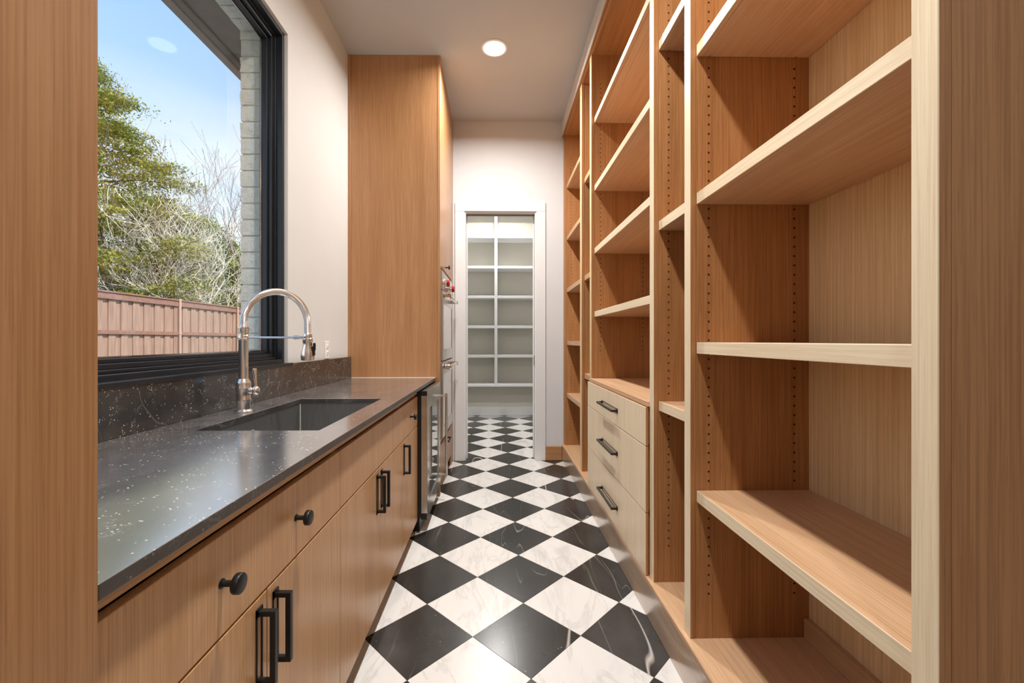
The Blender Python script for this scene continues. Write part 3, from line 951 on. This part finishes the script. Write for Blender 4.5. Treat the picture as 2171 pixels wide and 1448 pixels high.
MB().tube([(hx, hy, .175), (hx, hy, .790)], .0095, 16).build('handle_bar', M['chrome'], fdoor, smooth=True)
for zz in (.192, .772):
    MB().tube([(xdf - .001, hy, zz), (hx, hy, zz)], .008, 14).build('handle_bracket', M['chrome'], fdoor, smooth=True)
B(xdf, xdf + .0015, 2.96, 3.02, .125, .137, c=.0005).build('badge', M['chrome'], fdoor)
for yy in (fy0 + .03, fy1 - .03):
    MB().tube([(-.50, yy, 0.0), (-.50, yy, .05)], .012, 12).build('foot', M['chrome'], fg, smooth=True)

# ------------------------------------------------------------------ tall cabinet and double oven
XT = -0.4265
tc = empty('tall_cabinet', (-.77, 3.73, 0), 'floor-to-ceiling oak cabinet housing the double oven beside the doorway', 'cabinet')
B(XL + .022, XT - .019, YT, YT + .022, 0.0, ZC - .002, c=.001).build('side_panel', M['door_z'], tc)
B(XL + .001, XL + .021, YT - .004, YT + .02, CT + .002, ZC - .002, c=.001).build('scribe_strip', M['door_z'], tc)
B(XT - .0185, XT, YT - .001, YT + .035, 0.0, ZC - .002, c=.001).build('stile', M['door_z'], tc)
B(XT - .0185, XT, YB - .155, YB - .002, 0.0, ZC - .002, c=.001).build('stile', M['door_z'], tc)
B(XL + .002, XT - .02, YB - .022, YB - .002, 0.0, ZC - .002).build('side_panel', M['door_z'], tc)
B(XL + .002, XL + .02, YT + .023, YB - .023, 0.1, ZC - .003).build('back_panel', M['door_z'], tc)
OY0, OY1 = YT + .0365, YB - .157
for zz in (1.728, .385):
    B(XT - .60, XT - .02, OY0, OY1, zz, zz + .014).build('fixed_shelf', M['door_y'], tc)
ym = (OY0 + OY1) / 2
ud = []
for a, b_, kn in ((OY0, ym, ym - .05), (ym, OY1, ym + .05)):
    dd = B(XT - .019, XT, a + .0015, b_ - .0015, 1.752, 3.25, c=.001).build('door', M['door_z'], tc)
    if kn < ym: knob_mb(XT, kn, 1.795).build('knob', M['black'], dd, smooth=True)
B(XT - .019, XT, OY0 + .001, OY1 - .001, 3.253, ZC - .003, c=.001).build('top_rail', M['door_y'], tc)
dr = B(XT - .019, XT, OY0 + .0015, OY1 - .0015, .105, .376, c=.001).build('drawer', M['door_z'], tc)
mb = pull_h_mb(-XT, -ym, .335, .16, .034)
mb.v = [(-x, -y, z) for x, y, z in mb.v]
mb.build('handle', M['black'], dr)
B(XT - .05, XT - .035, OY0, OY1, 0.001, .102).build('toe_kick', M['door_y'], tc)

ov = empty('double_oven', (XT - .3, ym, .41), 'stainless double wall oven with red knobs built into the tall cabinet', 'oven')
B(XT - .57, XT - .022, OY0 + .012, OY1 - .012, .412, 1.715).build('body', M['steel'], ov)
xo = XT + .004
MB().box(XT - .021, xo - .002, OY0 + .002, OY1 - .002, .404, .418).box(XT - .021, xo - .002, OY0 + .002, OY0 + .012, .418, 1.722).box(XT - .021, xo - .002, OY1 - .012, OY1 - .002, .418, 1.722).build('surround', M['steel'], ov)
cp = B(XT - .021, xo + .006, OY0 + .012, OY1 - .012, 1.578, 1.722, c=.002).build('control_panel', M['steel'], ov)
B(xo + .006, xo + .0066, ym + .10, ym + .30, 1.62, 1.68).build('display', M['dglass'], cp)
for y in (3.405, 3.785):
    b = MB().lathe((xo + .006, y, 1.632), (1, 0, 0), [(0, .036), (.006, .036), (.010, .033), (.012, .026), (.026, .025)], 28).build('knob_bezel', M['chrome'], cp, smooth=True)
    MB().lathe((xo + .030, y, 1.632), (1, 0, 0), [(0, .025), (.003, .0265), (.020, .0265), (.023, .024)], 28).build('knob', M['red'], cp, smooth=True)
for z0, z1, hz in ((1.024, 1.570, 1.530), (.420, 1.014, .972)):
    od = MB().box(XT - .021, xo + .010, OY0 + .012, OY0 + .085, z0, z1, c=.002).box(XT - .021, xo + .010, OY1 - .085, OY1 - .012, z0, z1, c=.002).box(XT - .021, xo + .010, OY0 + .085, OY1 - .085, z0, z0 + .09).box(XT - .021, xo + .010, OY0 + .085, OY1 - .085, z1 - .10, z1).build('oven_door', M['steel'], ov)
    B(XT - .015, xo + .007, OY0 + .085, OY1 - .085, z0 + .09, z1 - .10).build('glass', M['dglass'], od)
    MB().tube([(-.369, 3.42, hz), (-.369, 3.955, hz)], .0135, 18).tube([(-.369, 3.953, hz), (-.369, 3.963, hz)], .017, 18).build('handle', M['chrome'], od, smooth=True)
    B(xo + .009, -.356, 3.385, 3.425, hz - .020, hz + .020, c=.010).build('handle_bracket', M['chrome'], od)
    B(xo + .009, -.360, 3.93, 3.952, hz - .016, hz + .016, c=.004).build('handle_bracket', M['chrome'], od)
    text_obj('maker_mark', 'WOLF', .014, M['dark'], od, (-.378, 3.3845, hz), (R(90), 0, 0))

# ------------------------------------------------------------------ right side: built-in bookcase
bc = empty('bookcase', (.85, 2.4, 0), 'full-height built-in oak bookcase with open shelves and three drawers on the right wall', 'bookcase')
ZL = .165
ZTOP = 3.168
uprights = [(.632, .674), (1.452, 1.495), (1.792, 1.835), (2.972, 3.018), (3.312, 3.366), (4.150, YB - .002)]
# refine from measured picture columns
def ydepth(px, X): return X * F_PX / (px - 1052.4)
cols_px = [(1944, 2005), (1453.5, 1466), (1379, 1387.4), (1250.8, 1254.3), (1230.1, 1233.6), (1194.2, 1197.0)]
uprights = [(ydepth(b_, ST), ydepth(a, ST)) for a, b_ in cols_px]
uprights[5] = (uprights[5][0], YB - .0015)
for ui, (a, b_) in enumerate(uprights):
    so = B(ST, ST + .020, a, b_, ZL + .0005, ZTOP, c=.0012).build('stile', M['lit_z' if ui < 3 else 'lit_straw_z' if ui < 5 else 'oak_z'], bc)  # painted front tone follows the light: palest near, straw further, brown last
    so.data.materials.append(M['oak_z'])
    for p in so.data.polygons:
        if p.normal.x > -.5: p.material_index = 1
    B(ST + .0202, SB, a + .0006, b_ - .0006, ZL + .0005, ZTOP + .01).build('side_panel', M['oak_z'], bc)
B(FR, FR + .018, uprights[0][0], YB - .0015, 0.001, ZL - .018, c=.001).build('plinth', M['plinth'], bc)
MB().box(FR - .0005, SB + .015, uprights[0][0], YB - .0015, ZL - .0178, ZL, c=.003).build('base_shelf', M['lit_shelf_y'], bc)
B(SB, SB + .014, uprights[0][0] + .002, YB - .0015, ZL, ZTOP + .02).build('back_panel', M['lit_straw_z'], bc)
B(ST - .0, ST + .020, uprights[0][0], YB - .0015, ZTOP, 3.1915, c=.001).build('top_rail', M['oak_y'], bc)
B(FR + .001, ST - .0005, uprights[0][0], YB - .0015, 3.178, 3.1915, c=.001).build('crown_strip', M['oak_y'], bc)
def lit_front(o, other):  # window-facing faces keep the painted lit tone, the rest take the other
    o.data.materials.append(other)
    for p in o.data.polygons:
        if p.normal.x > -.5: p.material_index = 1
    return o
bays = [(uprights[i][1], uprights[i + 1][0]) for i in range(5)]
for a, b_ in bays:
    B(ST + .0205, SB - .0005, a - .0004, b_ + .0004, ZTOP - .001, ZTOP + .018).build('top_panel', M['oak_y'], bc)
TH = .0385
def shelf(bay, zb, z_th=TH, x0=ST + .0215):
    a, b_ = bays[bay]
    sh = B(x0 + .0195, SB - .002, a + .0012, b_ - .0012, zb + .0004, zb + z_th - .0002).build('shelf', M['lit_shelf_y'], bc)
    lit_front(B(x0, x0 + .019, a + .0012, b_ - .0012, zb, zb + z_th, c=.001).build('nosing', M['lit_y' if bay < 3 else 'lit_straw_y'], sh), M['lit_shelf_y'])
for zb in (2.651, 2.148, 1.645, 1.1365, .632):
    shelf(0, zb); shelf(4, zb)
for zb in (2.398, 1.643, .887):
    shelf(1, zb); shelf(3, zb)
for zb in (2.692, 2.219, 1.784, 1.344):
    shelf(2, zb)
a, b_ = bays[2]
B(FR + .006, SB - .002, a + .0005, b_ - .0005, .8945, .918, c=.0015).build('drawer_top', M['lit_shelf_y'], bc)
for i, (a, b_) in enumerate(bays):
    if i != 2:
        B(SB - .019, SB - .0005, a + .001, b_ - .001, ZL + .0005, .232, c=.001).build('cleat', M['lit_straw_y'], bc)
dy0, dy1 = ydepth(1370.8, FR), ydepth(1246.8, FR)
for z0, z1, zh in ((.7245, .8925, .806), (.4365, .7215, .577), (.1665, .4335, .286)):
    dd = B(FR - .001, FR + .0135, dy0, dy1, z0, z1, c=.0012).build('drawer', M['lit_z'], bc)
    lit_front(dd, M['oak_z'])
    dd['label'] = 'drawer front with light painted pale on its face, brown edges'
    pull_h_mb(FR - .001, 2.437, zh, .335, .035).build('handle', M['bronze'], dd)
    B(FR + .014, SB - .03, bays[2][0] + .012, bays[2][1] - .012, z0 + .01, z1 - .02).build('drawer_box', M['oak_y'], dd)
# drilled shelf-pin holes, too small to pick apart singly: one part per upright face
def holes(y_face, sgn, zlo, zhi, xs, shelves):
    mb = MB()
    z = zlo
    while z < zhi:
        if all(not (s - .006 < z < s + TH + .006) for s in shelves):
            for x in xs:
                mb.lathe((x, y_face, z), (0, sgn, 0), [(-.0005, .0037), (.0004, .0037)], 8)
        z += .032
    o = mb.build('pin_holes', M['hole'], bc)
    o['kind'] = 'stuff'
SA = (2.651, 2.148, 1.645, 1.1365, .632)
SBk = (2.398, 1.643, .887)
SC = (2.692, 2.219, 1.784, 1.344)
for bay, sh, lo in ((0, SA, .318), (1, SBk, .318), (2, SC, 1.11), (4, SA, .318)):
    holes(bays[bay][1] + .0006, -1, lo, 2.99, (.724, 1.019), sh)
mb = MB()
for bay, sh in ((0, SA), (1, SBk), (2, SC), (3, SBk), (4, SA)):
    for zb in sh:
        for x in (.724, 1.019):
            mb.tube([(x, bays[bay][1] + .001, zb - .003), (x, bays[bay][1] - .012, zb - .003)], .003, 8)
o = mb.build('shelf_pins', M['chrome'], bc); o['kind'] = 'stuff'

# ------------------------------------------------------------------ pantry shelving
ps = empty('pantry_shelving', (0, 6.55, 0), 'white painted pantry shelving seen through the doorway', 'shelving')
px0, px1, pyf = XL + .003, XR - .003, 6.42
for z in (3.150, 2.712, 2.256, 1.811, 1.362, .922):
    B(px0, -.030, pyf, YP - .002, z, z + .040, c=.002).build('shelf', M['trim'], ps)
    B(.016, px1, pyf, YP - .002, z, z + .040, c=.002).build('shelf', M['trim'], ps)
B(px0, px1, pyf, YP - .002, .488, .528, c=.002).build('shelf', M['trim'], ps)
B(-.0295, .0155, pyf - .002, YP - .002, .5285, ZC - .002, c=.002).build('divider', M['trim'], ps)

# ------------------------------------------------------------------ recessed lights
def downlight(x, y, label):
    d = empty('recessed_light', (x, y, ZC), label, 'ceiling light', 'recessed downlights')
    MB().lathe((x, y, ZC - .0005), (0, 0, -1), [(0, .096), (.003, .096), (.006, .090), (.006, .083), (.003, .081)], 40).build('trim_ring', M['plastic'], d, smooth=True)
    MB().lathe((x, y, ZC - .004), (0, 0, -1), [(0, .081), (.003, .081)], 40).build('lens', M['lamp'], d)
downlight(-.015, 3.16, 'round lit recessed downlight in the corridor ceiling')
downlight(-.015, 1.02, 'recessed downlight above the near bookcase bay')
downlight(-.015, -1.1, 'unseen recessed downlight added as fill behind the camera')
downlight(0, 5.95, 'recessed downlight in the pantry ceiling')

# ------------------------------------------------------------------ outside: fence
Y_BEG = 0.90
FXp = -8.1
fe = empty('fence', (FXp, 12, -.15), 'tall reddish brown board fence with steel posts beyond the window', 'fence')
def fbox(name, mat, x0, x1, y0, y1, z0, z1, c=.004):
    return B(x0, x1, y0, y1, z0, z1, c=c).build(name, mat, fe)
fb = None
y = Y_BEG
k = 0
Y_END = 18.2
while y < Y_END:
    for dx, dy in ((0, 0), (-.03, .153)):
        if fb is None:
            fb = B(FXp - .055, FXp - .035, y, y + .17, -.12, 2.13, c=.003).build('board', M['fence'], fe)
        else:
            copy_part(fb, fe, (dx, y - Y_BEG + dy, random.uniform(-.006, .006)))
    y += .305
fbox('rail', M['fence_rail'], FXp - .034, FXp + .004, Y_BEG, Y_END, 1.31, 1.395)
fbox('rail', M['fence_rail'], FXp - .034, FXp + .004, Y_BEG, Y_END, .35, .44)
fbox('top_rail', M['fence_rail'], FXp - .034, FXp + .006, Y_BEG, Y_END, 2.045, 2.175)
fbox('cap_board', M['fence_rail'], FXp - .10, FXp + .03, Y_BEG, Y_END, 2.180, 2.215)
for y in (1.31, 3.75, 6.19, 8.63, 11.07, 13.51, 15.95):
    MB().tube([(FXp + .036, y, -.15), (FXp + .036, y, 2.19)], .030, 12).lathe((FXp + .036, y, 2.19), (0, 0, 1), [(0, .037), (.02, .037), (.035, .025), (.04, .005)], 12).tube([(FXp + .036, y, 1.33), (FXp + .036, y, 1.38)], .038, 12).build('post', M['fence_post'], fe, smooth=True)

# ------------------------------------------------------------------ trees
def leaves_mesh(name, centers, mat, parent, size=(.05, .10), flat=.5, seed=0):
    """centers (n,3) -> one random little quad spray each"""
    g = np.random.default_rng(seed)
    n = len(centers)
    nrm = g.normal(size=(n, 3)); nrm[:, 2] += np.sign(nrm[:, 2]) * flat
    nrm /= np.linalg.norm(nrm, axis=1)[:, None]
    t = g.normal(size=(n, 3)); t -= nrm * (t * nrm).sum(1)[:, None]
    t /= np.linalg.norm(t, axis=1)[:, None]
    bt = np.cross(nrm, t)
    s = g.uniform(size[0], size[1], n)[:, None]
    w = s * g.uniform(.28, .5, n)[:, None]
    c = np.asarray(centers)
    v = np.stack([c - t * s * .5, c - bt * w * .5 + t * s * .05, c + t * s * .5, c + bt * w * .5 + t * s * .05], 1).reshape(-1, 3)
    r = parent
    while r.parent: r = r.parent
    v -= np.array(r.location)
    me = bpy.data.meshes.new(name)
    me.vertices.add(len(v)); me.vertices.foreach_set('co', v.astype(np.float32).ravel())
    me.loops.add(n * 4); me.loops.foreach_set('vertex_index', np.arange(n * 4, dtype=np.int32))
    me.polygons.add(n)
    me.polygons.foreach_set('loop_start', np.arange(0, n * 4, 4, dtype=np.int32))
    me.update(calc_edges=True)
    me.materials.append(mat)
    o = bpy.data.objects.new(name, me)
    col.objects.link(o)
    o.parent = parent
    return o

def evergreen(label, base, height, radius, leafmat, nl, nc, nleaf, seed, group='trees beyond the fence', lo=.16, lean=(0, 0), name='evergreen_tree', size=(.05, .11), cr=(.30, .12)):
    rr = random.Random(seed)
    g = np.random.default_rng(seed)
    root = empty(name, base, label, 'tree', group)
    bx, by, bz = base
    wood_mb = MB()
    top = Vector((bx + lean[0], by + lean[1], bz + height))
    tp = []
    for i in range(9):
        t = i / 8
        p = Vector(base).lerp(top, t) + Vector((math.sin(t * 5 + seed), math.cos(t * 4 + seed), 0)) * .12 * t
        tp.append(p)
    wood_mb.tube(tp, [max(.02, .17 * (1 - i / 8.3)) * height / 9 for i in range(9)], 8)
    C = []
    for i in range(nl):
        t = lo + (1 - lo) * (i + rr.random()) / nl
        seg = t * 8; k = min(7, int(seg))
        s = tp[k].lerp(tp[k + 1], seg - k)
        az = i * 2.399 + rr.uniform(-.4, .4)
        env = (1 - t) ** .62 * (1.0 if t > .3 else .75 + t * .8)
        L = radius * max(.08, env) * rr.uniform(.72, 1.12)
        up = rr.uniform(.10, .55)
        pp = [s]
        for q in range(1, 6):
            u = q / 5
            pp.append(s + Vector((math.cos(az) * L * u, math.sin(az) * L * u, L * (up * u - .18 * u * u))) + Vector((rr.uniform(-.05, .05), rr.uniform(-.05, .05), rr.uniform(-.04, .04))) * L * .5)
        wood_mb.tube(pp, [.035 * (1 - q / 5.5) + .006 for q in range(6)], 5)
        for c in range(nc):
            u = .28 + .72 * (c + rr.random()) / nc
            sg = u * 5; kk = min(4, int(sg))
            p = pp[kk].lerp(pp[kk + 1], sg - kk)
            side = Vector((-math.sin(az), math.cos(az), 0)) * rr.uniform(-.32, .32) * L * (1.1 - u * .6)
            p = p + side + Vector((0, 0, rr.uniform(-.15, .12)))
            d = Vector((math.cos(az), math.sin(az), .15))
            m = int(nleaf * rr.uniform(.6, 1.2))
            q = g.normal(size=(m, 3)) * np.array([cr[0], cr[0], cr[1]]) * rr.uniform(.7, 1.2)
            q[:, 2] -= (q[:, 0] ** 2 + q[:, 1] ** 2) * .25
            C.append(q + np.array(p))
    wood_mb.build('trunk', M['bark'], root, smooth=True)
    C = np.concatenate(C)
    C[:, 0] = np.minimum(C[:, 0], FXp - .15)
    fo = leaves_mesh('foliage', C, leafmat, root, size=size, seed=seed)
    fo['kind'] = 'stuff'
    return root

evergreen('golden green cypress rising highest at the left of the window view', (-12.1, 14.0, -.15), 10.6, 4.6, M['leaf_gold'], 70, 10, 130, 11, lean=(-1.6, 0), size=(.07, .15), cr=(.32, .07))
evergreen('olive green cypress behind the fence, lower and just right of the tallest one', (-11.6, 15.4, -.15), 6.3, 2.6, M['leaf_gold'], 56, 9, 100, 5, lean=(-.3, .3), size=(.08, .16), cr=(.34, .12))
evergreen('dark green broad tree with grey trunk above the fence at the left', (-12.6, 17.5, -.15), 6.2, 4.3, M['leaf_green'], 60, 9, 110, 23, lo=.3, size=(.10, .20), cr=(.46, .22))
evergreen('green bushy tree with a leaning trunk above the middle of the fence', (-12.0, 18.8, -.15), 5.3, 3.6, M['leaf_green'], 60, 9, 110, 31, lo=.3, lean=(.6, 0), size=(.10, .20), cr=(.46, .22))
evergreen('pale green loose tree behind the bare shrub', (-11.9, 21.5, -.15), 5.0, 3.4, M['leaf_pale'], 46, 8, 90, 41, lo=.25, size=(.10, .20), cr=(.45, .24))

evergreen('round green tree behind the left end of the fence', (-13.5, 7.5, -.15), 7.0, 3.0, M['leaf_green'], 44, 8, 80, 51, lo=.25, size=(.10, .20), cr=(.45, .22))

def bare_tree(label, base, mat, stems, seed, length, spread, curl, depth, name='bare_tree', dirbias=(0, 0, 1), r0=.05, group='bare winter trees', fork=(2, 3)):
    rr = random.Random(seed)
    root = empty(name, base, label, 'tree', group)
    mb = MB()
    def grow(p, d, L, r, lev):
        n = 6 if lev < 3 else 4
        pp = [p]; rs = [r]
        dd = d.copy()
        for i in range(n):
            dd = (dd + Vector((rr.uniform(-1, 1), rr.uniform(-1, 1), rr.uniform(-.6, .8))) * curl * (.5 + .25 * lev)).normalized()
            p = p + dd * L / n
            if p.x > FXp - .2: p.x = FXp - .2
            pp.append(p); rs.append(max(.0062, r * (1 - .55 * (i + 1) / n)))
        mb.tube(pp, rs, 5 if lev < 2 else 3, caps=False)
        if lev >= depth: return
        for c in range(rr.randint(*fork) + (1 if lev < 2 else 0)):
            k = rr.randint(max(1, n // 3), n)
            q = pp[k]
            nd = (dd * .9 + Vector((rr.uniform(-1, 1), rr.uniform(-1, 1), rr.uniform(-.5, .9))) * spread).normalized()
            grow(q, nd, L * rr.uniform(.6, .85), rs[k] * .72, lev + 1)
    for s in range(stems):
        d = (Vector(dirbias) + Vector((rr.uniform(-.5, .5), rr.uniform(-.5, .5), 0))).normalized()
        grow(Vector(base) + Vector((rr.uniform(-.15, .15), rr.uniform(-.15, .15), 0)), d, length * rr.uniform(.8, 1.1), r0, 0)
    mb.build('branches', mat, root, smooth=True)
    return root
bare_tree('pale bare shrub tree with curling twigs behind the fence at centre', (-9.1, 14.6, -.15), M['twig'], 5, 3, 2.8, .80, .30, 5, dirbias=(-.30, -.05, 1), r0=.055)
bare_tree('second pale bare shrub leaning left behind the fence', (-9.8, 13.3, -.15), M['twig'], 4, 8, 2.6, .80, .32, 5, dirbias=(-.25, .05, 1), r0=.05)
bare_tree('tall grey bare tree beside the white brick edge', (-9.6, 16.6, -.15), M['twig_grey'], 4, 21, 4.6, .50, .13, 5, dirbias=(.03, 0, 1.4), r0=.10)
cb = MB().tube([(-9.6, 8 + i, 2.62 - .25 * math.sin(i / 14 * math.pi) + .02 * i) for i in range(15)], .009, 6).build('utility_cable', M['cable'], origin=(-9.6, 15, 2.5), smooth=True)
tag(cb, 'thin black utility cable strung just above the fence', 'cable')
